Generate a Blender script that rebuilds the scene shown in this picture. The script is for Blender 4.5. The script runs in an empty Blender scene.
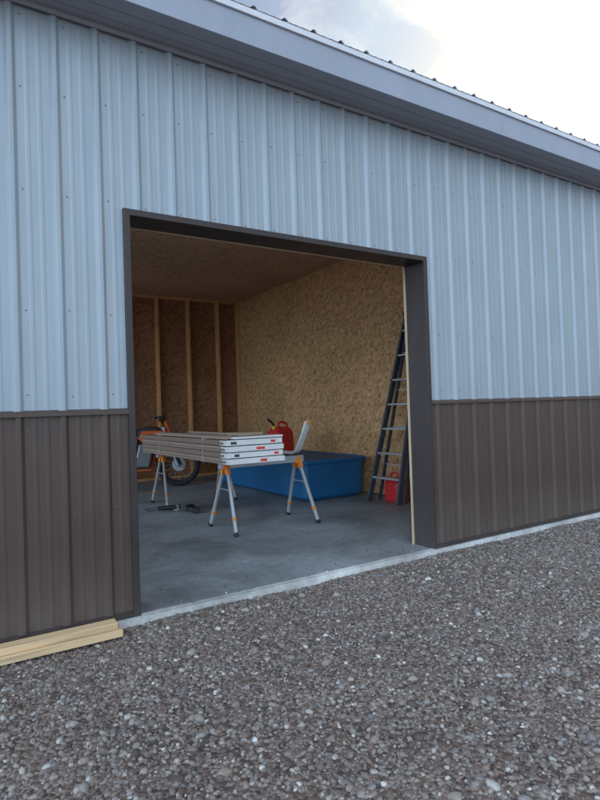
import bpy, bmesh, math, random
from mathutils import Vector, Matrix, noise
random.seed(7)
S=bpy.context.scene
COL=S.collection
S.view_settings.view_transform='Standard'; S.view_settings.look='None'; S.view_settings.exposure=0

# ---------------- helpers ----------------
def empty(name,loc=(0,0,0),rz=0):
    e=bpy.data.objects.new(name,None); COL.objects.link(e); e.location=loc; e.rotation_euler=(0,0,rz); e.empty_display_size=.1
    return e
def mk(name,verts,faces,mat,parent=None,smooth=False):
    m=bpy.data.meshes.new(name); m.from_pydata([tuple(v) for v in verts],[],faces); m.update()
    if mat: m.materials.append(mat)
    if smooth:
        for p in m.polygons: p.use_smooth=True
    o=bpy.data.objects.new(name,m); COL.objects.link(o)
    if parent: o.parent=parent
    return o
def bevel(o,w=.004,seg=2):
    b=o.modifiers.new('b','BEVEL'); b.width=w; b.segments=seg; b.limit_method='ANGLE'; return o
def box(name,x0,x1,y0,y1,z0,z1,mat,parent=None,bv=0):
    v=[(x0,y0,z0),(x1,y0,z0),(x1,y1,z0),(x0,y1,z0),(x0,y0,z1),(x1,y0,z1),(x1,y1,z1),(x0,y1,z1)]
    f=[(0,3,2,1),(4,5,6,7),(0,1,5,4),(1,2,6,5),(2,3,7,6),(3,0,4,7)]
    o=mk(name,v,f,mat,parent)
    if bv: bevel(o,bv)
    return o
def beam(name,a,b,w,h,mat,parent=None,up=(0,0,1),bv=0):
    a=Vector(a);b=Vector(b);d=(b-a).normalized();u=Vector(up)
    s=d.cross(u).normalized(); t=s.cross(d).normalized()
    v=[]
    for p in (a,b):
        for i,j in((-1,-1),(1,-1),(1,1),(-1,1)): v.append(p+s*(i*w/2)+t*(j*h/2))
    f=[(0,1,2,3),(7,6,5,4),(0,4,5,1),(1,5,6,2),(2,6,7,3),(3,7,4,0)]
    o=mk(name,v,f,mat,parent)
    if bv: bevel(o,bv)
    return o
def tube(name,pts,r,mat,parent=None,n=12,closed=False,rad=None):
    c=bpy.data.curves.new(name,'CURVE'); c.dimensions='3D'; c.bevel_depth=r; c.bevel_resolution=max(1,n//4); c.use_fill_caps=True
    sp=c.splines.new('POLY'); sp.points.add(len(pts)-1)
    for i,p in enumerate(pts):
        sp.points[i].co=(*p,1)
        if rad: sp.points[i].radius=rad[i]
    sp.use_cyclic_u=closed
    tmp=bpy.data.objects.new(name+'_c',c); COL.objects.link(tmp)
    dg=bpy.context.evaluated_depsgraph_get(); me=bpy.data.meshes.new_from_object(tmp.evaluated_get(dg))
    bpy.data.objects.remove(tmp)
    me.materials.clear(); me.materials.append(mat)
    for p in me.polygons: p.use_smooth=True
    o=bpy.data.objects.new(name,me); COL.objects.link(o)
    if parent:o.parent=parent
    return o
def prism(name,poly,y0,y1,mat,parent=None,bv=0,axis='y'):
    n=len(poly); v=[]
    for yy in(y0,y1):
        for (x,z) in poly:
            v.append((x,yy,z) if axis=='y' else (yy,x,z))
    f=[tuple(range(n)),tuple(range(2*n-1,n-1,-1))]+[(i,i+n,(i+1)%n+n,(i+1)%n) for i in range(n)]
    o=mk(name,v,f,mat,parent)
    bm=bmesh.new(); bm.from_mesh(o.data); bmesh.ops.recalc_face_normals(bm,faces=bm.faces); bm.to_mesh(o.data); bm.free()
    if bv: bevel(o,bv)
    return o

# ---------------- materials ----------------
def newmat(name):
    m=bpy.data.materials.new(name); m.use_nodes=True
    nt=m.node_tree; return m,nt,nt.nodes['Principled BSDF']
def N(nt,t,**k):
    n=nt.nodes.new(t)
    for a,b in k.items():
        if hasattr(n,a): setattr(n,a,b)
        else: n.inputs[a].default_value=b
    return n
def ramp(nt,stops,interp='LINEAR'):
    r=nt.nodes.new('ShaderNodeValToRGB'); r.color_ramp.interpolation=interp
    el=r.color_ramp.elements
    while len(el)<len(stops): el.new(.5)
    for e,(p,c) in zip(el,stops): e.position=p; e.color=(*c,1)
    return r
def pmat(name,c,rough=.5,metal=0,var=.12,scale=6,bump=.0,bscale=60,spec=.5,rvar=.1):
    m,nt,b=newmat(name); L=nt.links.new
    tc=N(nt,'ShaderNodeTexCoord'); no=N(nt,'ShaderNodeTexNoise',Scale=scale,Detail=4.0,Roughness=.6)
    L(tc.outputs['Object'],no.inputs['Vector'])
    r=ramp(nt,[(.25,tuple(x*(1-var) for x in c)),(.75,tuple(min(1,x*(1+var)) for x in c))])
    L(no.outputs['Fac'],r.inputs['Fac']); L(r.outputs['Color'],b.inputs['Base Color'])
    mr=N(nt,'ShaderNodeMapRange'); mr.inputs['To Min'].default_value=max(.03,rough-rvar); mr.inputs['To Max'].default_value=rough+rvar
    L(no.outputs['Fac'],mr.inputs['Value']); L(mr.outputs['Result'],b.inputs['Roughness'])
    b.inputs['Metallic'].default_value=metal; b.inputs['Specular IOR Level'].default_value=spec
    if bump:
        n2=N(nt,'ShaderNodeTexNoise',Scale=bscale,Detail=5.0); L(tc.outputs['Object'],n2.inputs['Vector'])
        bp=N(nt,'ShaderNodeBump',Strength=bump,Distance=.01); L(n2.outputs['Fac'],bp.inputs['Height']); L(bp.outputs['Normal'],b.inputs['Normal'])
    return m

def steel(name,c,rough,dust=(.26,.22,.19),dustamt=.25,metal=0.0,var=.05):
    m,nt,b=newmat(name); L=nt.links.new
    tc=N(nt,'ShaderNodeTexCoord')
    mp=N(nt,'ShaderNodeMapping'); mp.inputs['Scale'].default_value=(3,3,.9); L(tc.outputs['Object'],mp.inputs['Vector'])
    no=N(nt,'ShaderNodeTexNoise',Scale=1.5,Detail=6.0,Roughness=.65); L(mp.outputs['Vector'],no.inputs['Vector'])
    r=ramp(nt,[(.3,tuple(x*(1-var) for x in c)),(.7,tuple(x*(1+var) for x in c))]); L(no.outputs['Fac'],r.inputs['Fac'])
    sx=N(nt,'ShaderNodeSeparateXYZ'); L(tc.outputs['Object'],sx.inputs['Vector'])
    mr=N(nt,'ShaderNodeMapRange'); mr.inputs['From Min'].default_value=.45; mr.inputs['From Max'].default_value=0.0
    mr.inputs['To Min'].default_value=0; mr.inputs['To Max'].default_value=dustamt; L(sx.outputs['Z'],mr.inputs['Value'])
    mu=N(nt,'ShaderNodeMath',operation='MULTIPLY'); L(mr.outputs['Result'],mu.inputs[0]); L(no.outputs['Fac'],mu.inputs[1])
    mx=N(nt,'ShaderNodeMix',data_type='RGBA'); L(mu.outputs[0],mx.inputs['Factor']); L(r.outputs['Color'],mx.inputs['A']); mx.inputs['B'].default_value=(*dust,1)
    L(mx.outputs['Result'],b.inputs['Base Color'])
    m2=N(nt,'ShaderNodeMapRange'); m2.inputs['To Min'].default_value=rough-.06; m2.inputs['To Max'].default_value=rough+.08
    L(no.outputs['Fac'],m2.inputs['Value']); L(m2.outputs['Result'],b.inputs['Roughness'])
    b.inputs['Metallic'].default_value=metal
    n3=N(nt,'ShaderNodeTexNoise',Scale=2.2,Detail=1.0)
    mp3=N(nt,'ShaderNodeMapping'); mp3.inputs['Scale'].default_value=(2.0,2.0,.9); L(tc.outputs['Object'],mp3.inputs['Vector']); L(mp3.outputs['Vector'],n3.inputs['Vector'])
    bp=N(nt,'ShaderNodeBump',Strength=.6,Distance=.014); L(n3.outputs['Fac'],bp.inputs['Height']); L(bp.outputs['Normal'],b.inputs['Normal'])
    return m

def osb(name,c,dark=1.0,axes='yz',vs_=2.0):
    m,nt,b=newmat(name); L=nt.links.new
    tc=N(nt,'ShaderNodeTexCoord')
    nz=N(nt,'ShaderNodeTexNoise',Scale=9.0,Detail=2.0); L(tc.outputs['Object'],nz.inputs['Vector'])
    ad=N(nt,'ShaderNodeMix',data_type='RGBA'); ad.blend_type='LINEAR_LIGHT'; ad.inputs['Factor'].default_value=.012
    L(tc.outputs['Object'],ad.inputs['A']); L(nz.outputs['Color'],ad.inputs['B'])
    vs=[]
    for i,(ang,sc) in enumerate([(20,(1,9,26)),(-35,(1,20,10)),(75,(1,12,28))]):
        mp=N(nt,'ShaderNodeMapping'); mp.inputs['Rotation'].default_value=(math.radians(ang),0,0) if axes=='yz' else (0,math.radians(ang),0)
        s=sc if axes=='yz' else (sc[1],1,sc[2])
        if axes=='xy': mp.inputs['Rotation'].default_value=(0,0,math.radians(ang)); s=(sc[1],sc[2],1)
        mq=N(nt,'ShaderNodeMapping'); mq.inputs['Scale'].default_value=s
        L(ad.outputs['Result'],mp.inputs['Vector']); L(mp.outputs['Vector'],mq.inputs['Vector'])
        v=N(nt,'ShaderNodeTexVoronoi',Scale=vs_); L(mq.outputs['Vector'],v.inputs['Vector']); 
        sp=N(nt,'ShaderNodeSeparateColor'); L(v.outputs['Color'],sp.inputs['Color']); vs.append(sp.outputs[0])
    a=N(nt,'ShaderNodeMath',operation='ADD'); L(vs[0],a.inputs[0]); L(vs[1],a.inputs[1])
    a2=N(nt,'ShaderNodeMath',operation='ADD'); L(a.outputs[0],a2.inputs[0]); L(vs[2],a2.inputs[1])
    a3=N(nt,'ShaderNodeMath',operation='MULTIPLY'); L(a2.outputs[0],a3.inputs[0]); a3.inputs[1].default_value=.333
    c=[x*dark for x in c]
    r=ramp(nt,[(.10,(c[0]*.42,c[1]*.34,c[2]*.28)),(.34,(c[0]*.80,c[1]*.76,c[2]*.70)),(.6,tuple(c)),(.9,(min(1,c[0]*1.28),min(1,c[1]*1.34),min(1,c[2]*1.5)))])
    L(a3.outputs[0],r.inputs['Fac'])
    nb=N(nt,'ShaderNodeTexNoise',Scale=.8,Detail=2.0); L(tc.outputs['Object'],nb.inputs['Vector'])
    rb=ramp(nt,[(.3,(.84,.82,.80)),(.7,(1.06,1.05,1.05))]); L(nb.outputs['Fac'],rb.inputs['Fac'])
    mx=N(nt,'ShaderNodeMix',data_type='RGBA'); mx.blend_type='MULTIPLY'; mx.inputs['Factor'].default_value=1
    L(r.outputs['Color'],mx.inputs['A']); L(rb.outputs['Color'],mx.inputs['B'])
    L(mx.outputs['Result'],b.inputs['Base Color']); b.inputs['Roughness'].default_value=.65
    b.inputs['Specular IOR Level'].default_value=.3
    bp=N(nt,'ShaderNodeBump',Strength=.3,Distance=.002); L(a3.outputs[0],bp.inputs['Height']); L(bp.outputs['Normal'],b.inputs['Normal'])
    return m

def wood(name,c,axis='x',rough=.65):
    m,nt,b=newmat(name); L=nt.links.new
    tc=N(nt,'ShaderNodeTexCoord'); mp=N(nt,'ShaderNodeMapping')
    s={'x':(1.5,30,30),'y':(30,1.5,30),'z':(30,30,1.5)}[axis]; mp.inputs['Scale'].default_value=s
    L(tc.outputs['Object'],mp.inputs['Vector'])
    no=N(nt,'ShaderNodeTexNoise',Scale=1.5,Detail=5.0,Distortion=.6); L(mp.outputs['Vector'],no.inputs['Vector'])
    r=ramp(nt,[(.3,tuple(x*.68 for x in c)),(.5,c),(.75,tuple(min(1,x*1.12) for x in c))]); L(no.outputs['Fac'],r.inputs['Fac'])
    L(r.outputs['Color'],b.inputs['Base Color']); b.inputs['Roughness'].default_value=rough
    bp=N(nt,'ShaderNodeBump',Strength=.25,Distance=.003); L(no.outputs['Fac'],bp.inputs['Height']); L(bp.outputs['Normal'],b.inputs['Normal'])
    return m

def concrete(name,c):
    m,nt,b=newmat(name); L=nt.links.new
    tc=N(nt,'ShaderNodeTexCoord')
    n1=N(nt,'ShaderNodeTexNoise',Scale=1.1,Detail=8.0,Roughness=.62,Distortion=.5); L(tc.outputs['Object'],n1.inputs['Vector'])
    n2=N(nt,'ShaderNodeTexNoise',Scale=14.0,Detail=6.0,Roughness=.7); L(tc.outputs['Object'],n2.inputs['Vector'])
    r=ramp(nt,[(.3,tuple(x*.5 for x in c)),(.5,c),(.72,tuple(x*1.4 for x in c))]); L(n1.outputs['Fac'],r.inputs['Fac'])
    r2=ramp(nt,[(.3,(.70,.70,.70)),(.65,(1.05,1.05,1.05))]); L(n2.outputs['Fac'],r2.inputs['Fac'])
    mx=N(nt,'ShaderNodeMix',data_type='RGBA'); mx.blend_type='MULTIPLY'; mx.inputs['Factor'].default_value=1; L(r.outputs['Color'],mx.inputs['A']); L(r2.outputs['Color'],mx.inputs['B'])
    L(mx.outputs['Result'],b.inputs['Base Color'])
    mr=N(nt,'ShaderNodeMapRange'); mr.inputs['To Min'].default_value=.25; mr.inputs['To Max'].default_value=.7; L(n1.outputs['Fac'],mr.inputs['Value']); L(mr.outputs['Result'],b.inputs['Roughness'])
    bp=N(nt,'ShaderNodeBump',Strength=.15,Distance=.006); L(n2.outputs['Fac'],bp.inputs['Height']); L(bp.outputs['Normal'],b.inputs['Normal'])
    return m

M_SIDE=steel('steel_ash_grey',(.335,.385,.425),.38,dustamt=0,metal=.12,var=.07)
M_BRZ=steel('steel_bronze',(.080,.053,.043),.42,dustamt=.4,metal=.1,var=.08)
M_TRIM=steel('trim_bronze',(.036,.025,.024),.42,dustamt=.2)
M_SOFF=steel('soffit_panel',(.33,.34,.39),.5,dustamt=0)
M_FASC=steel('fascia_grey',(.34,.37,.44),.4,dustamt=0)
M_ROOF=steel('roof_steel',(.70,.72,.76),.4,dustamt=0,metal=.1)
M_SCREW=pmat('screw',(.20,.22,.25),.4,metal=.4)
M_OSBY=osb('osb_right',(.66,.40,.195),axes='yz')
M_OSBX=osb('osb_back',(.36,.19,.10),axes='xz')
M_CEIL=osb('osb_ceiling',(.60,.40,.27),axes='xy',vs_=3.0)
M_STUD=wood('stud_wood',(.70,.37,.16),'z')
M_PINE=wood('pine',(.70,.49,.28),'x')
M_PINEZ=wood('pine_z',(.62,.47,.31),'z')
M_CONC=concrete('concrete_floor',(.27,.30,.32))
M_CONE=concrete('concrete_edge',(.58,.57,.55))

# ---------------- building ----------------
B=empty('metal_garage_building')
SP=.2286; X0,X1=-2.7,16.0; DW=2.44; DH=2.405; ZT=3.52
def profile(x0,x1,phase=.055):
    pts=[]
    k=int(math.floor((x0-phase)/SP))-1
    while phase+k*SP<x1+SP:
        c=phase+k*SP
        pts+=[(c-.030,0),(c-.012,.018),(c-.009,.0195),(c+.009,.0195),(c+.012,.018),(c+.030,0)]
        if k%4==0: pts+=[(c+.033,.0025),(c+.040,.0025),(c+.0405,0)]
        for q in(.083,.146):
            pts+=[(c+q-.015,0),(c+q-.006,.0020),(c+q+.006,.0020),(c+q+.015,0)]
        k+=1
    def at(x):
        for (a,ha),(b,hb) in zip(pts,pts[1:]):
            if a<=x<=b: return ha+(hb-ha)*(x-a)/(b-a) if b>a else ha
        return 0
    return [(x0,at(x0))]+[p for p in pts if x0+1e-4<p[0]<x1-1e-4]+[(x1,at(x1))]
def ribbed(name,x0,x1,z0,z1,mat,yoff=0.0):
    p=profile(x0,x1); v=[];f=[]
    for x,h in p: v+= [(x,yoff-h,z0),(x,yoff-h,z1)]
    for i in range(len(p)-1): f.append((2*i,2*i+2,2*i+3,2*i+1))
    return mk(name,v,f,mat,B)
T=.040
ribbed('siding_upper_west',X0,-T,1.235,ZT,M_SIDE)
ribbed('siding_upper_east',DW+T,X1,1.235,ZT,M_SIDE)
ribbed('siding_over_door',-T,DW+T,DH+T,ZT,M_SIDE)
ribbed('wainscot_west',X0,-T,.03,1.215,M_BRZ,-.001)
ribbed('wainscot_east',DW+T,X1,.03,1.215,M_BRZ,-.001)
for nm,a,b in(('wainscot_cap_west',X0,-T),('wainscot_cap_east',DW+T,X1)):
    prism(nm,[(0,1.205),(-.030,1.205),(-.030,1.222),(-.022,1.232),(0,1.24)],a,b,M_BRZ,B,axis='x')
    prism('base_trim',[(.0,.005),(-.028,.005),(-.028,.022),(0,.034)],a,b,M_TRIM,B,axis='x')
box('door_casing_jamb',-T,0,-.027,.2,.0,DH+T,M_TRIM,B,.003)
box('door_casing_jamb',DW,DW+T,-.027,.2,.0,DH+T,M_TRIM,B,.003)
box('door_casing_head',0,DW,-.027,.2,DH,DH+T,M_TRIM,B,.003)
box('door_inner_edge',DW-.013,DW+.06,.201,.216,.0,DH+.02,M_PINEZ,B)
box('door_inner_edge',-.06,-.005,.201,.24,.0,DH+.02,M_PINEZ,B)
box('door_inner_head',-.004,DW-.015,.201,.24,DH+.004,DH+.1,M_PINE,B)
box('front_wall_core',X0+.02,-T-.001,.004,.2,.0,ZT-.01,M_OSBX,B)
box('front_wall_core',DW+T+.001,X1-.02,.004,.2,.0,ZT-.01,M_OSBX,B)
box('front_wall_core',-T,DW+T,.004,.2,DH+T+.001,ZT-.01,M_OSBX,B)
v=[];f=[]
def screw(x,y,z,r=.005):
    i=len(v)
    for k in range(6): v.append((x+r*math.cos(k*math.pi/3),y-.001,z+r*math.sin(k*math.pi/3)))
    for k in range(6): v.append((x+r*.6*math.cos(k*math.pi/3),y-.005,z+r*.6*math.sin(k*math.pi/3)))
    f.append(tuple(i+6+k for k in range(6)))
    for k in range(6): f.append((i+k,i+(k+1)%6,i+6+(k+1)%6,i+6+k))
k=-12
while .055+k*SP<X1-.2:
    c=.055+k*SP
    if c>X0+.05:
      for z in(.10,.66,1.13,1.32,1.80,2.47,3.05,3.44):
        x=c+.052+random.uniform(-.003,.003)
        if -T-.01<x<DW+T+.01 and z<DH+T+.01: continue
        screw(x,-.001 if z<1.2 else 0,z+random.uniform(-.008,.008))
    k+=1
mk('siding_screws',v,f,M_SCREW,B)
OV=.30
box('soffit',X0-.3,X1+.3,-OV+.018,-.0225,ZT,ZT+.012,M_SOFF,B)
for j in range(1,3):
    yy=-OV+.018+j*.09
    box('soffit_groove',X0-.3,X1+.3,yy,yy+.006,ZT-.004,ZT-.0005,M_SOFF,B)
box('soffit_wall_trim',X0,X1,-.036,-.0221,ZT-.03,ZT-.001,M_SOFF,B)
box('fascia',X0-.3,X1+.3,-OV,-OV+.0175,ZT-.002,ZT+.19,M_FASC,B,.002)
box('fascia_drip_edge',X0-.3,X1+.3,-OV-.016,-OV-.001,ZT+.185,ZT+.226,M_ROOF,B,.002)
def roofside(name,ya,za,yb,zb,mat):
    p=profile(X0-.35,X1+.35); v=[];f=[]
    for x,h in p: v+=[(x,ya,za+h),(x,yb,zb+h)]
    for i in range(len(p)-1): f.append((2*i,2*i+2,2*i+3,2*i+1))
    o=mk(name,v,f,mat,B)
    s=o.modifiers.new('s','SOLIDIFY'); s.thickness=.003; s.offset=-1
YR=3.45; SL=.30
roofside('roof_front',-OV-.02,ZT+.231,YR,ZT+.231+(YR+OV+.02)*SL,M_ROOF)
roofside('roof_back',6.9+OV+.02,ZT+.231,YR,ZT+.231+(YR+OV+.02)*SL,M_ROOF)
box('rib_closure',X0-.3,X1+.3,-OV-.0005,-OV+.03,ZT+.2,ZT+.236,M_ROOF,B)
tube('ridge_cap',[(X0-.35,YR,ZT+.2+(YR+.35)*SL),(X1+.35,YR,ZT+.2+(YR+.35)*SL)],.06,M_ROOF,B)
zr=ZT+.2+(YR+.3)*SL-.03
prism('gable_east',[(0,0),(6.9,0),(6.9,ZT+.2),(YR,zr),(0,ZT+.2)],X1-.2,X1-.02,M_SIDE,B,axis='x')
prism('gable_west',[(0.0,3.35),(6.9,3.35),(6.9,ZT+.2),(YR,zr),(0.0,ZT+.2)],X0+.02,X0+.2,M_SIDE,B,axis='x')  # west end left open below: unseen opening added to light the interior
box('added_opening_pier',X0+.02,X0+.2,.202,.4,0,3.349,M_SIDE,B)  # piers either side of the added opening
box('added_opening_pier',X0+.02,X0+.2,6.5,6.74,0,3.349,M_SIDE,B)
box('back_wall',X0+.02,X1-.02,6.75,6.9,0,ZT+.15,M_SIDE,B)
XR=4.0; YB=6.6; ZC=3.36
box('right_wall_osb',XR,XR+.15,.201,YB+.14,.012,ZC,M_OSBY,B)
box('ceiling',X0+.2,XR-.001,.201,YB+.14,ZC,ZC+.03,M_CEIL,B)
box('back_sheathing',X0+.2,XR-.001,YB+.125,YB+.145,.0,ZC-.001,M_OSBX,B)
x=2.34-.6*8
while x<XR:
    if x>X0+.3: box('wall_stud',x-.02,x+.02,YB,YB+.124,.04,ZC-.042,M_STUD,B)
    x+=.6
box('wall_stud',XR-.045,XR-.003,YB,YB+.124,.04,ZC-.042,M_STUD,B)
box('bottom_plate',X0+.2,XR-.003,YB,YB+.124,.001,.039,M_STUD,B)
box('top_plate',X0+.2,XR-.003,YB,YB+.124,ZC-.041,ZC-.002,M_STUD,B)
M_GAP=pmat('gap_dark',(.10,.06,.03),.8)
for yy in(1.55,3.99,6.43): box('osb_seam',XR-.0015,XR-.0005,yy,yy+.003,.02,ZC-.01,M_GAP,B)
for zz in(1.22,2.44): box('osb_seam',XR-.0015,XR-.0005,.21,YB+.1,zz,zz+.003,M_GAP,B)
box('concrete_slab',X0+.02,XR+12,-.032,6.9,-.25,-.0,M_CONC,B)
box('slab_edge',X0+.02,X1,-.045,-.0325,-.25,-.003,M_CONE,B)
box('door_threshold',.002,DW-.002,-.031,-.002,.0005,.004,M_CONE,B)

# ---------------- ground ----------------
GZ=-.045
PE=[(.075,.058,.050),(.15,.110,.092),(.22,.168,.143),(.18,.168,.165),(.28,.22,.185),(.25,.24,.235),(.35,.295,.255),(.42,.40,.375),(.62,.60,.57)]
m,nt,b=newmat('gravel_base'); L=nt.links.new
tc=N(nt,'ShaderNodeTexCoord')
vo=N(nt,'ShaderNodeTexVoronoi',Scale=60.0); L(tc.outputs['Object'],vo.inputs['Vector'])
sp=N(nt,'ShaderNodeSeparateColor'); L(vo.outputs['Color'],sp.inputs['Color'])
r=ramp(nt,[(0,PE[0]),(.35,PE[1]),(.6,PE[2]),(.85,PE[4]),(1,PE[6])]); L(sp.outputs[0],r.inputs['Fac'])
n1=N(nt,'ShaderNodeTexNoise',Scale=.9,Detail=3.0); L(tc.outputs['Object'],n1.inputs['Vector'])
r2=ramp(nt,[(.3,(.7,.68,.68)),(.7,(1.15,1.12,1.12))]); L(n1.outputs['Fac'],r2.inputs['Fac'])
mx=N(nt,'ShaderNodeMix',data_type='RGBA'); mx.blend_type='MULTIPLY'; mx.inputs['Factor'].default_value=1
L(r.outputs['Color'],mx.inputs['A']); L(r2.outputs['Color'],mx.inputs['B']); L(mx.outputs['Result'],b.inputs['Base Color'])
b.inputs['Roughness'].default_value=.85
bp=N(nt,'ShaderNodeBump',Strength=.9,Distance=.01); bp.invert=True; L(vo.outputs['Distance'],bp.inputs['Height']); L(bp.outputs['Normal'],b.inputs['Normal'])
M_GRAV=m
R=600
mk('ground',[(-R,-R,GZ-.014),(R,-R,GZ-.014),(R,R,GZ-.014),(-R,R,GZ-.014)],[(0,1,2,3)],M_GRAV)

def pebmat(name,perobj=True):
    m,nt,b=newmat(name); L=nt.links.new
    r=ramp(nt,list(zip((0,.17,.33,.47,.63,.78,.91,.975,1),PE)))
    if perobj:
        oi=N(nt,'ShaderNodeObjectInfo'); L(oi.outputs['Random'],r.inputs['Fac'])
    else:
        ge=N(nt,'ShaderNodeNewGeometry'); L(ge.outputs['Random Per Island'],r.inputs['Fac'])
    tc=N(nt,'ShaderNodeTexCoord'); n1=N(nt,'ShaderNodeTexNoise',Scale=2.5,Detail=3.0,Roughness=.7); L(tc.outputs['Object'],n1.inputs['Vector'])
    r2=ramp(nt,[(.3,(.72,.72,.72)),(.7,(1.18,1.18,1.18))]); L(n1.outputs['Fac'],r2.inputs['Fac'])
    mx=N(nt,'ShaderNodeMix',data_type='RGBA'); mx.blend_type='MULTIPLY'; mx.inputs['Factor'].default_value=1
    L(r.outputs['Color'],mx.inputs['A']); L(r2.outputs['Color'],mx.inputs['B']); L(mx.outputs['Result'],b.inputs['Base Color'])
    b.inputs['Roughness'].default_value=.65; b.inputs['Specular IOR Level'].default_value=.35
    return m
M_PEB=pebmat('pebble'); M_PEB2=pebmat('pebble_loose',False)
pc=bpy.data.collections.new('pebble_shapes')
shapes=[]
for i in range(9):
    bm=bmesh.new(); bmesh.ops.create_icosphere(bm,subdivisions=2,radius=1)
    sx,sy,sz=random.uniform(.8,1.25),random.uniform(.65,1),random.uniform(.45,.8); of=Vector((i*7.3,1.1,2.2))
    for vv in bm.verts:
        k=1+.34*noise.noise(vv.co*1.1+of)+.07*noise.noise(vv.co*3+of)
        vv.co=Vector((vv.co.x*sx*k,vv.co.y*sy*k,vv.co.z*sz*k))
    me=bpy.data.meshes.new('pebble'); bm.to_mesh(me); bm.free(); me.materials.append(M_PEB)
    for p in me.polygons:p.use_smooth=(i%4!=0)
    shapes.append(me)
    o=bpy.data.objects.new('pebble_shape',me); pc.objects.link(o)
gx0,gx1,gy0,gy1=-2.9,8.0,-4.2,-.047; nx,ny=110,44
vv=[];ff=[]
for j in range(ny+1):
    for i in range(nx+1):
        x=gx0+(gx1-gx0)*i/nx; y=gy0+(gy1-gy0)*j/ny
        vv.append((x,y,GZ+.016*noise.noise(Vector((x*1.3,y*1.3,0)))+.007*noise.noise(Vector((x*4,y*4,3)))))
for j in range(ny):
    for i in range(nx):
        a=j*(nx+1)+i; ff.append((a,a+1,a+nx+2,a+nx+1))
G=mk('gravel',vv,ff,M_GRAV,None,True)
ng=bpy.data.node_groups.new('gravel_scatter','GeometryNodeTree')
ng.interface.new_socket('Geometry',in_out='INPUT',socket_type='NodeSocketGeometry')
ng.interface.new_socket('Geometry',in_out='OUTPUT',socket_type='NodeSocketGeometry')
gi=ng.nodes.new('NodeGroupInput'); go=ng.nodes.new('NodeGroupOutput'); jn=ng.nodes.new('GeometryNodeJoinGeometry'); gl=ng.links.new
gl(gi.outputs[0],jn.inputs[0])
ci=ng.nodes.new('GeometryNodeCollectionInfo'); ci.inputs['Collection'].default_value=pc; ci.inputs['Separate Children'].default_value=True; ci.inputs['Reset Children'].default_value=True
for seed,dens,s0,s1 in((1,2100,.0045,.0095),(2,950,.008,.0135),(3,150,.013,.019),(4,14,.019,.029)):
    dp=ng.nodes.new('GeometryNodeDistributePointsOnFaces'); dp.inputs['Density'].default_value=dens; dp.inputs['Seed'].default_value=seed
    gl(gi.outputs[0],dp.inputs['Mesh'])
    io=ng.nodes.new('GeometryNodeInstanceOnPoints'); gl(dp.outputs['Points'],io.inputs['Points']); gl(ci.outputs[0],io.inputs['Instance']); io.inputs['Pick Instance'].default_value=True
    rr=ng.nodes.new('FunctionNodeRandomValue'); rr.data_type='FLOAT_VECTOR'; rr.inputs[0].default_value=(-.4,-.4,0); rr.inputs[1].default_value=(.4,.4,6.28); rr.inputs['Seed'].default_value=seed+10
    gl(rr.outputs[0],io.inputs['Rotation'])
    rs=ng.nodes.new('FunctionNodeRandomValue'); rs.data_type='FLOAT'; rs.inputs[2].default_value=s0; rs.inputs[3].default_value=s1; rs.inputs['Seed'].default_value=seed+20
    gl(rs.outputs[1],io.inputs['Scale'])
    gl(io.outputs[0],jn.inputs[0])
gl(jn.outputs[0],go.inputs[0])
md=G.modifiers.new('scatter','NODES'); md.node_group=ng
lv=[];lf=[]
for q in range(70):
    me=random.choice(shapes); s=random.uniform(.003,.009); x=random.uniform(.02,2.42); y=-.02+abs(random.gauss(0,.22)); a=random.uniform(0,6.28); n0=len(lv)
    for vt in me.vertices:
        c=vt.co; lv.append((x+s*(c.x*math.cos(a)-c.y*math.sin(a)),y+s*(c.x*math.sin(a)+c.y*math.cos(a)),.003+s*(.55+c.z)))
    for p in me.polygons: lf.append(tuple(n0+i for i in p.vertices))
mk('loose_pebbles',lv,lf,M_PEB2,None,True)

# ---------------- lumber by the wall ----------------
LB=empty('lumber_boards',(-.15,-.12,GZ+.008))
box('board_lower',-2.4,.0,-.07,.045,.0,.038,M_PINE,LB,.003)
o=box('board_upper',-2.3,-.02,-.045,.04,.0395,.075,M_PINE,LB,.003); o.rotation_euler=(0,0,.006)

# ---------------- sawhorses ----------------
M_ALU=pmat('galv_leg',(.52,.54,.56),.38,metal=.5,var=.1)
M_ORG=pmat('orange_plastic',(.80,.25,.03),.5,var=.08)
M_BLK=pmat('black_plastic',(.02,.02,.022),.5)
def sawhorse(loc,ln=.95):
    H=empty('sawhorse',loc)
    hz=.70
    box('top_rail',-.02,ln+.02,-.03,.03,hz-.075,hz-.001,M_ALU,H,.004)
    box('top_grip',-.0,ln,-.022,.022,hz,hz+.006,M_BLK,H)
    for x,sx in((.05,-1),(ln-.05,1)):
        for s in(-1,1):
            top=(x,s*.035,hz-.05); bot=(x+sx*.05,s*.31,.012)
            beam('leg',top,bot,.038,.022,M_ALU,H,up=(1,0,0),bv=.003)
            t=Vector(top);q=Vector(bot)
            beam('bracket',t+(q-t)*-.02,t+(q-t)*.13,.056,.04,M_ORG,H,up=(1,0,0),bv=.006)
            beam('foot_clip',t+(q-t)*.76,t+(q-t)*.80,.046,.03,M_ORG,H,up=(1,0,0),bv=.003)
            beam('rubber_foot',t+(q-t)*.965,t+(q-t)*1.015,.05,.034,M_BLK,H,up=(1,0,0),bv=.003)
        beam('spreader',(x+sx*.022,-.15,.42),(x+sx*.022,.15,.42),.018,.006,M_ALU,H)
        box('corner_cap',x-.035,x+.035,-.045,.045,hz-.085,hz-.02,M_ORG,H,.008)
    return H
sawhorse((1.36,1.80,0)); sawhorse((1.37,3.80,0))

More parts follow.
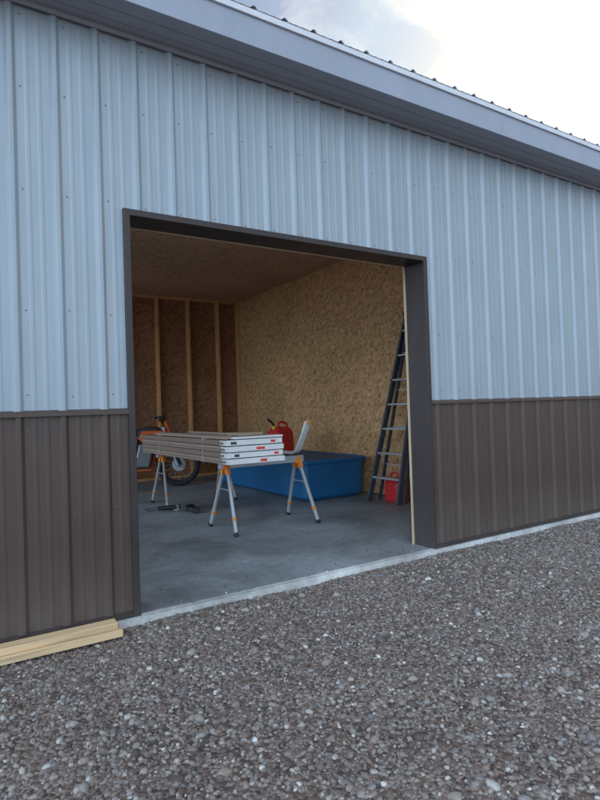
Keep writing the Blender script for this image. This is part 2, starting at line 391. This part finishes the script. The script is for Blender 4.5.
# ---------------- garage door sections ----------------
M_PAN=steel('door_panel_brown',(.26,.18,.145),.45,dustamt=0)
M_PAN2=steel('door_panel_side',(.38,.29,.23),.5,dustamt=0)
M_WHT=pmat('white_end_cap',(.78,.78,.77),.5,var=.06,bump=.1)
M_RED=pmat('red_label',(.75,.06,.03),.5)
M_BLKT=pmat('black_print',(.05,.05,.05),.6)
DS=empty('garage_door_sections',(1.2,1.28,.707))
zc=0
labels={0:[(.33,.07,M_RED)],1:[(.08,.05,M_BLKT),(.5,.05,M_RED)],2:[(.30,.09,M_RED)],3:[(.05,.06,M_BLKT),(.47,.05,M_RED)]}
for i in range(4):
    ox=random.uniform(-.014,.014); oy=[0,.014,-.008,.012][i]; w=.60; ln=2.62
    t=.052
    prism('panel',[(ox,zc),(ox+w,zc),(ox+w,zc+t),(ox+.0,zc+t)],oy+.03,oy+ln,M_PAN if i%2 else M_PAN2,DS,.005)
    box('panel_lip',ox-.012,ox-.0005,oy+.04,oy+ln-.01,zc+.014,zc+.036,M_PAN,DS,.003)
    box('end_cap',ox+.002,ox+w-.002,oy-.004,oy+.0295,zc+.001,zc+t-.001,M_WHT,DS,.004)
    box('end_cap_lip',ox-.004,ox-.0005,oy,oy+.12,zc+.003,zc+t-.003,M_WHT,DS,.002)
    for q in(.1,.22,.34,.46):
        if i==3: box('emboss',ox+q,ox+q+.05,oy+.12,oy+ln-.1,zc+t+.0005,zc+t+.004,M_PAN,DS,.0015)
    for xx,ww,mm in labels[i]: box('label',ox+xx,ox+xx+ww,oy-.0055,oy-.0045,zc+.012,zc+.036,mm,DS)
    zc+=t+.006
for q in(.03,.14,.47):
    y0=.1+random.uniform(0,.3)
    prism('strut',[(q,zc),(q+.06,zc),(q+.05,zc+.022),(q+.01,zc+.022)],y0,y0+2.1,M_PAN2,DS,.003)
M_CARD=pmat('cardboard',(.42,.30,.19),.8,bump=.1)
box('white_fascia_strip',.08,.60,.02,.10,zc+.001,zc+.02,M_WHT,DS,.003)
box('hinge_carton',.2,.45,.15,.45,zc+.023,zc+.05,M_CARD,DS,.003)
M_FILM=pmat('film_wrap',(.62,.6,.58),.25,var=.2)
for yy in(.55,1.9):
    tube('strap',[(-.016,yy,-.004),(-.018,yy,zc+.001),(.62,yy+.01,zc+.001),(.622,yy+.01,-.004)],.003,M_FILM,DS)

# curved track
M_GALV=pmat('galvanised',(.70,.70,.68),.4,metal=.3,var=.15)
TR=empty('garage_door_track',(2.24,0,0))
def lstrip(name,path,prof,mat,par):
    v=[];f=[]
    for i,p in enumerate(path):
        a=Vector(path[max(0,i-1)]);b2=Vector(path[min(len(path)-1,i+1)]);t=(b2-a).normalized(); n=Vector((-t.y,t.x))
        for (x,k) in prof: v.append((x,p[0]+n.x*k,p[1]+n.y*k))
    m_=len(prof)
    for i in range(len(path)-1):
        for j in range(m_-1): f.append((i*m_+j,i*m_+j+1,(i+1)*m_+j+1,(i+1)*m_+j))
    o=mk(name,v,f,mat,par); s=o.modifiers.new('s','SOLIDIFY'); s.thickness=.003; return o
path=[(4.1,.735),(1.82,.735)]
for a in range(1,8):
    an=math.radians(a*8.2); path.append((1.82-.15*math.sin(an),.735+.15*(1-math.cos(an))))
d=Vector((path[-1][0]-path[-2][0],path[-1][1]-path[-2][1])).normalized()
path.append((path[-1][0]+d.x*.15,path[-1][1]+d.y*.15)); path.append((path[-1][0]+d.x*.15,path[-1][1]+d.y*.17+.01))
pf=[(-.016,.016),(-.018,0),(.0,-.004),(.018,0),(.018,.016)]
lstrip('track_curve',path,pf,M_GALV,TR)
lstrip('track_curve_nested',[(y+.03,z+.004) for y,z in path],[(-.026,.0),(-.028,.03)],M_WHT,TR)
box('track_end_plate',-.02,.02,path[-1][0]-.006,path[-1][0]+.012,path[-1][1]-.03,path[-1][1]+.012,M_ORG,TR,.003)

# ---------------- blue tub ----------------
M_BLUE=pmat('blue_plastic',(.013,.125,.29),.42,var=.15,scale=3,bump=.05,bscale=20)
TB=empty('blue_storage_tub',(2.88,2.62,0))
def loft(name,rings,mat,par,cap=True,smooth=False):
    v=[];f=[];n=len(rings[0])
    for r_ in rings: v+=r_
    for i in range(len(rings)-1):
        for j in range(n): f.append((i*n+j,i*n+(j+1)%n,(i+1)*n+(j+1)%n,(i+1)*n+j))
    if cap: f.append(tuple(range(n))[::-1])
    if cap=='both': f.append(tuple((len(rings)-1)*n+j for j in range(n)))
    return mk(name,v,f,mat,par,smooth)
def rr(x0,x1,y0,y1,z,r=.06,n=4):
    pts=[]
    for cx,cy,a0 in((x1-r,y1-r,0),(x0+r,y1-r,90),(x0+r,y0+r,180),(x1-r,y0+r,270)):
        for k in range(n+1):
            a=math.radians(a0+90*k/n); pts.append((cx+r*math.cos(a),cy+r*math.sin(a),z))
    return pts
W,LN=.98,2.75
rings=[rr(.06,W-.06,.06,LN-.06,.01),rr(.02,W-.02,.03,LN-.03,.05,.07),rr(.0,W,.0,LN,.48,.07),rr(-.03,W+.03,-.03,LN+.03,.485,.08),rr(-.035,W+.035,-.035,LN+.035,.53,.08),rr(-.0,W,-.0,LN,.54,.07),rr(.03,W-.03,.03,LN-.03,.52,.06),rr(.05,W-.05,.05,LN-.05,.12,.06)]
o=loft('tub_shell',rings,M_BLUE,TB,'both'); bevel(o,.004)
def lumpy(name,x0,x1,y0,y1,z,h,mat,par,seed=0,nx=30,ny=30):
    vv=[];ff=[]
    for j in range(ny+1):
        for i in range(nx+1):
            u=i/nx;w=j/ny;x=x0+(x1-x0)*u;y=y0+(y1-y0)*w
            e=min(1,min(u,1-u,w,1-w)*7); e=e*(2-e)
            hh=h*e*(.6+.5*noise.noise(Vector((x*3,y*3,seed)))+.2*noise.noise(Vector((x*9,y*9,seed))))
            vv.append((x+.02*noise.noise(Vector((y*6,seed,1))),y+.02*noise.noise(Vector((x*6,seed,4))),z+hh))
    for j in range(ny):
        for i in range(nx):
            a=j*(nx+1)+i; ff.append((a,a+1,a+nx+2,a+nx+1))
    return mk(name,vv,ff,mat,par,True)
M_TARP=pmat('blue_tarp',(.015,.09,.20),.5,var=.2,scale=8,bump=.2,bscale=25)
lumpy('folded_tarp',.05,W-.05,.06,LN-.06,.50,.06,M_TARP,TB,3)

# ---------------- gas cans ----------------
M_REDP=pmat('red_plastic',(.62,.03,.025),.4,var=.08)
M_YEL=pmat('yellow_cap',(.7,.5,.05),.5)
def gascan(loc,rz,s=1):
    E=empty('gas_can',loc,rz); E.scale=(s,s,s)
    rings=[rr(-.13,.13,-.09,.09,0,.03),rr(-.14,.14,-.1,.1,.02,.04),rr(-.14,.14,-.1,.1,.12,.04),rr(-.136,.136,-.096,.096,.13,.04),rr(-.14,.14,-.1,.1,.14,.04),rr(-.14,.14,-.1,.1,.24,.05),rr(-.11,.11,-.08,.08,.29,.05),rr(-.06,.04,-.05,.05,.305,.03)]
    o=loft('can_body',rings,M_REDP,E,'both',False); bevel(o,.008,3)
    tube('can_handle',[(-.02,0,.29),(-.03,0,.35),(.02,0,.365),(.1,0,.34),(.12,0,.26)],.014,M_REDP,E)
    tube('can_neck',[(-.09,0,.27),(-.1,0,.32)],.028,M_YEL,E)
    tube('can_spout',[(-.1,0,.32),(-.13,0,.36),(-.19,0,.40)],.013,M_BLK,E)
    return E
gascan((3.24,3.82,.565),.2,1.25)
gascan((3.80,1.93,0),1.5,1.0)

# ---------------- step ladder ----------------
M_FG=pmat('fiberglass_dark',(.055,.068,.085),.5,var=.15)
LD=empty('step_ladder',(0,0,0))
bx,tx,tz=3.60,3.955,2.33
lb=(bx,2.23);rb=(bx,1.68);lt=(tx,1.80);rt=(tx,1.52)
def rail(a,b,nm='rail',w=.03,h=.075,mat=M_FG):
    beam(nm,(a[0],a[1],.01),(b[0],b[1],tz),w,h,mat,LD,up=(1,0,0.15),bv=.003)
rail(lb,lt);rail(rb,rt)
for k in range(1,8):
    t=k/7.6; x=bx+(tx-bx)*t; z=.01+(tz-.01)*t
    ya=lb[1]+(lt[1]-lb[1])*t-.017; yb=rb[1]+(rt[1]-rb[1])*t+.017
    box('step',x-.038,x+.038,yb,ya,z-.022,z+.002,M_ALU,LD,.003)
    if k<3: beam('step_brace',(x,yb,z-.015),(x-(tx-bx)*.05,yb+.09,z-.11),.012,.004,M_ALU,LD); beam('step_brace',(x,ya,z-.015),(x-(tx-bx)*.05,ya-.09,z-.11),.012,.004,M_ALU,LD)
box('top_cap',tx-.05,tx+.035,1.49,1.83,tz,tz+.05,M_BLK,LD,.006)
for (a,b2) in((2.19,1.77),(1.72,1.55)):
    beam('rear_rail',(bx+.14,a,.01),(tx+.0,b2,tz-.06),.022,.04,M_FG,LD,up=(1,0,.15))
for k in range(1,5):
    t=k/5; x=bx+.14+(tx-bx-.14)*t
    beam('rear_brace',(x,1.72-.17*t+.01,tz*t),(x,2.19-.42*t-.01,tz*t),.02,.01,M_ALU,LD)

# ---------------- dirt bike (front wheel towards +x) ----------------
M_TYRE=pmat('tyre_rubber',(.018,.018,.018),.8,bump=.3,bscale=40)
M_KTM=pmat('orange_fairing',(.66,.10,.015),.38,var=.08)
M_WPL=pmat('side_plate',(.10,.10,.10),.4)
M_ENG=pmat('engine_metal',(.2,.2,.21),.4,metal=.8)
DB=empty('dirt_bike',(2.26,5.5,0),math.radians(-24))
def wheel(cx,r,par):
    pts=[(cx+(r-.045)*math.cos(a*math.tau/40),0,r+(r-.045)*math.sin(a*math.tau/40)) for a in range(40)]
    tube('tyre',pts,.045,M_TYRE,par,n=16,closed=True)
    for a in range(36):
        an=a*math.tau/36; c=Vector((cx+r*math.cos(an),0,r+r*math.sin(an))); d=Vector((math.cos(an),0,math.sin(an)))
        for s in(-.022,.022): beam('knob',c-d*.012+Vector((0,s,0)),c+d*.006+Vector((0,s,0)),.025,.02,M_TYRE,par,up=(0,1,0))
    pts=[(cx+(r-.085)*math.cos(a*math.tau/32),0,r+(r-.085)*math.sin(a*math.tau/32)) for a in range(32)]
    tube('rim',pts,.013,M_BLK,par,closed=True)
    for a in range(16):
        an=a*math.tau/16; s=(-1)**a*.02
        tube('spoke',[(cx,s,r),(cx+(r-.09)*math.cos(an),0,r+(r-.09)*math.sin(an))],.0022,M_ALU,par,n=4)
    tube('hub',[(cx,-.05,r),(cx,.05,r)],.035,M_ENG,par)
    tube('brake_disc',[(cx,.045,r),(cx,.05,r)],.11,M_ALU,par,n=24)
wheel(0,.35,DB); wheel(-1.46,.34,DB)
for s in(-.1,.1):
    tube('fork',[(0,s,.35),(-.23,s,.98)],.026,M_ALU,DB)
    tube('fork_guard',[(.03,s*1.05,.36),(-.10,s*1.05,.66)],.034,M_BLK,DB)
box('triple_clamp',-.28,-.17,-.12,.12,.92,.95,M_BLK,DB,.005)
tube('handlebar',[(-.32,-.40,1.13),(-.27,-.22,1.14),(-.24,-.1,1.06),(-.24,.1,1.06),(-.27,.22,1.14),(-.32,.40,1.13)],.014,M_BLK,DB)
for s in(-1,1):
    tube('grip',[(-.305,s*.3,1.135),(-.325,s*.42,1.13)],.02,M_BLK,DB)
    prism('hand_guard',[(-.27,1.07),(-.24,1.08),(-.23,1.16),(-.26,1.17)],min(s*.27,s*.43),max(s*.27,s*.43),M_BLK,DB,.008)
prism('number_mask',[(-.16,.82),(-.10,.86),(-.17,1.08),(-.22,1.08)],-.085,.085,M_KTM,DB,.012)
prism('front_fender',[(-.32,.76),(-.18,.80),(.05,.80),(.30,.72),(.31,.735),(.06,.83),(-.18,.835),(-.33,.78)],-.065,.065,M_KTM,DB,.01)
for s in(-1,1):
    prism('tank_shroud',[(-.20,.62),(-.12,.78),(-.20,.92),(-.55,.93),(-.62,.80),(-.42,.66)],s*.15-.015,s*.15+.015,M_KTM,DB,.01)
    prism('side_panel',[(-.65,.62),(-.62,.86),(-1.05,.93),(-1.15,.85),(-.85,.66)],s*.11-.012,s*.11+.012,M_WPL,DB,.01)
prism('fuel_tank',[(-.26,.86),(-.3,.98),(-.5,.99),(-.64,.92),(-.6,.75),(-.3,.76)],-.13,.13,M_BLK,DB,.03)
prism('seat',[(-.55,.93),(-.45,.99),(-.8,.93),(-1.3,.97),(-1.32,.93),(-.8,.86)],-.08,.08,M_BLK,DB,.02)
prism('rear_fender',[(-1.1,.9),(-1.3,.93),(-1.75,1.0),(-1.76,.98),(-1.3,.88),(-1.1,.85)],-.07,.07,M_KTM,DB,.01)
prism('engine',[(-.45,.32),(-.4,.55),(-.5,.72),(-.62,.72),(-.66,.52),(-.82,.48),(-.85,.34)],-.11,.11,M_ENG,DB,.03)
tube('frame_downtube',[(-.24,0,.85),(-.38,0,.5),(-.45,0,.28),(-.85,0,.28),(-.9,0,.6),(-.6,0,.85)],.022,M_KTM,DB)
for s in(-.09,.09): beam('swingarm',(-.85,s,.42),(-1.46,s,.34),.03,.06,M_ALU,DB)
tube('exhaust',[(-.42,.1,.6),(-.33,.13,.45),(-.5,.16,.4),(-.85,.16,.6),(-1.0,.16,.72)],.024,M_ENG,DB)
tube('silencer',[(-1.0,.16,.72),(-1.4,.16,.82)],.05,M_ALU,DB)
tube('shock',[(-.75,0,.8),(-.95,0,.42)],.035,M_ENG,DB)
beam('side_stand',(-.85,-.1,.35),(-.95,-.28,.02),.02,.02,M_ALU,DB)

# ---------------- small tools on floor ----------------
PD=empty('power_drill',(1.52,3.15,0),.6)
tube('drill_body',[(-.09,0,.045),(.07,0,.045)],.036,M_BLK,PD,n=16)
tube('drill_chuck',[(.07,0,.045),(.10,0,.045),(.135,0,.045)],.024,M_ENG,PD,rad=[1,1,.6])
beam('drill_handle',(-.05,0,.045),(-.09,-.15,.035),.04,.035,M_BLK,PD,bv=.008)
beam('drill_battery',(-.07,-.14,.035),(-.13,-.2,.035),.08,.06,M_BLK,PD,bv=.006)
tube('drill_bit',[(.135,0,.045),(.21,0,.045)],.004,M_ALU,PD)
CL=empty('angle_grinder',(1.34,3.32,0),-.3)
tube('grinder_body',[(-.14,0,.04),(.08,0,.04)],.03,M_BLK,CL,rad=[.8,1.1])
tube('grinder_head',[(.1,0,.075),(.1,0,.015)],.032,M_ENG,CL)
tube('grinder_disc',[(.1,0,.018),(.1,0,.013)],.06,M_GALV,CL,n=24)
tube('grinder_handle',[(.09,.03,.045),(.09,.14,.05)],.015,M_BLK,CL)
tube('grinder_cord',[(-.14,0,.03),(-.25,.05,.01),(-.3,.2,.008),(-.15,.28,.008),(.05,.3,.008)],.004,M_BLK,CL)

# ---------------- world, sun, camera ----------------
EL=math.radians(23); AZ=math.radians(27)
sd=Vector((math.cos(EL)*math.cos(AZ),math.cos(EL)*math.sin(AZ),math.sin(EL)))
w=bpy.data.worlds.new('World'); S.world=w; w.use_nodes=True; nt=w.node_tree; L=nt.links.new
bg=nt.nodes['Background']
sky=N(nt,'ShaderNodeTexSky'); sky.sky_type='NISHITA'; sky.sun_disc=False; sky.sun_elevation=EL; sky.sun_rotation=math.pi/2-AZ
sky.air_density=1.0; sky.dust_density=1.0
tc=N(nt,'ShaderNodeTexCoord'); 
sx=N(nt,'ShaderNodeSeparateXYZ'); L(tc.outputs['Generated'],sx.inputs[0])
az=N(nt,'ShaderNodeMath',operation='ADD'); L(sx.outputs['Z'],az.inputs[0]); az.inputs[1].default_value=.25
mxz=N(nt,'ShaderNodeMath',operation='MAXIMUM'); L(az.outputs[0],mxz.inputs[0]); mxz.inputs[1].default_value=.1
dv=N(nt,'ShaderNodeVectorMath',operation='DIVIDE'); cb=N(nt,'ShaderNodeCombineXYZ')
for i in range(3): L(mxz.outputs[0],cb.inputs[i])
L(tc.outputs['Generated'],dv.inputs[0]); L(cb.outputs[0],dv.inputs[1])
no=N(nt,'ShaderNodeTexNoise',Scale=4.2,Detail=7.0,Roughness=.6,Distortion=.5); L(dv.outputs[0],no.inputs['Vector'])
cr=ramp(nt,[(.40,(0,0,0)),(.58,(1,1,1))]); L(no.outputs['Fac'],cr.inputs['Fac'])
dot=N(nt,'ShaderNodeVectorMath',operation='DOT_PRODUCT'); L(tc.outputs['Generated'],dot.inputs[0]); dot.inputs[1].default_value=sd
mxd=N(nt,'ShaderNodeMath',operation='MAXIMUM'); L(dot.outputs['Value'],mxd.inputs[0]); mxd.inputs[1].default_value=0
pw=N(nt,'ShaderNodeMath',operation='POWER'); L(mxd.outputs[0],pw.inputs[0]); pw.inputs[1].default_value=26
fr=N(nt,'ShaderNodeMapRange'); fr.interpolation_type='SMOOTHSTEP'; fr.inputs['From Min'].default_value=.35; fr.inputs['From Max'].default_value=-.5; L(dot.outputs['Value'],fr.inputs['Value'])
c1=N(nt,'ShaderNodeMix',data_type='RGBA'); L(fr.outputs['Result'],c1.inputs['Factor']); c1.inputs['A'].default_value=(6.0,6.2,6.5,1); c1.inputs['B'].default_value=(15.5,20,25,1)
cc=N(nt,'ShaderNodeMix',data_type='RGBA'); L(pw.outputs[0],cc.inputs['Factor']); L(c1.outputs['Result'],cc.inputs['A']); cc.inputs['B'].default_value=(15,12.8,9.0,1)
vm=N(nt,'ShaderNodeMix',data_type='RGBA'); vm.blend_type='DARKEN'; vm.inputs['Factor'].default_value=1; L(sky.outputs[0],vm.inputs['A']); vm.inputs['B'].default_value=(3.5,4.6,6.0,1)
v2=N(nt,'ShaderNodeMix',data_type='RGBA'); L(pw.outputs[0],v2.inputs['Factor']); L(vm.outputs['Result'],v2.inputs['A']); v2.inputs['B'].default_value=(12,10.2,7.4,1)
ad=N(nt,'ShaderNodeMath',operation='MAXIMUM'); L(cr.outputs['Color'],ad.inputs[0]); 
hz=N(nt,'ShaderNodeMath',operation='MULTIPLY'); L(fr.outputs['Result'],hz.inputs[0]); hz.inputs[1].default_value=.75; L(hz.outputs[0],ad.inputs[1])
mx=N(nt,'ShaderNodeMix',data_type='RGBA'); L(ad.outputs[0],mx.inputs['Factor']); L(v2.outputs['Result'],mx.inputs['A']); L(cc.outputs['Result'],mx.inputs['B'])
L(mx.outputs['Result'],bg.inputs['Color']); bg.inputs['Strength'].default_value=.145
sl=bpy.data.lights.new('sun','SUN'); sl.energy=3; sl.angle=math.radians(.5); sl.color=(1,.88,.7)
so=bpy.data.objects.new('sun',sl); COL.objects.link(so); so.rotation_euler=sd.to_track_quat('Z','Y').to_euler()

cam=bpy.data.cameras.new('camera'); co=bpy.data.objects.new('camera',cam); COL.objects.link(co); S.camera=co
cam.sensor_fit='VERTICAL'; cam.sensor_height=36; cam.lens=36*560/800; cam.clip_end=2000; cam.clip_start=.05
th=math.radians(57.7); fw=Vector((math.cos(th),math.sin(th),0)); pitch=9/560
fw=(fw+Vector((0,0,pitch))).normalized(); r0=fw.cross(Vector((0,0,1))).normalized(); u0=r0.cross(fw)
roll=.033; rt_=(r0*math.cos(roll)-u0*math.sin(roll)); up_=rt_.cross(fw)
mt=Matrix((rt_,up_,-fw)).transposed().to_4x4(); mt.translation=(-.961,-3.40,1.2)
co.matrix_world=mt
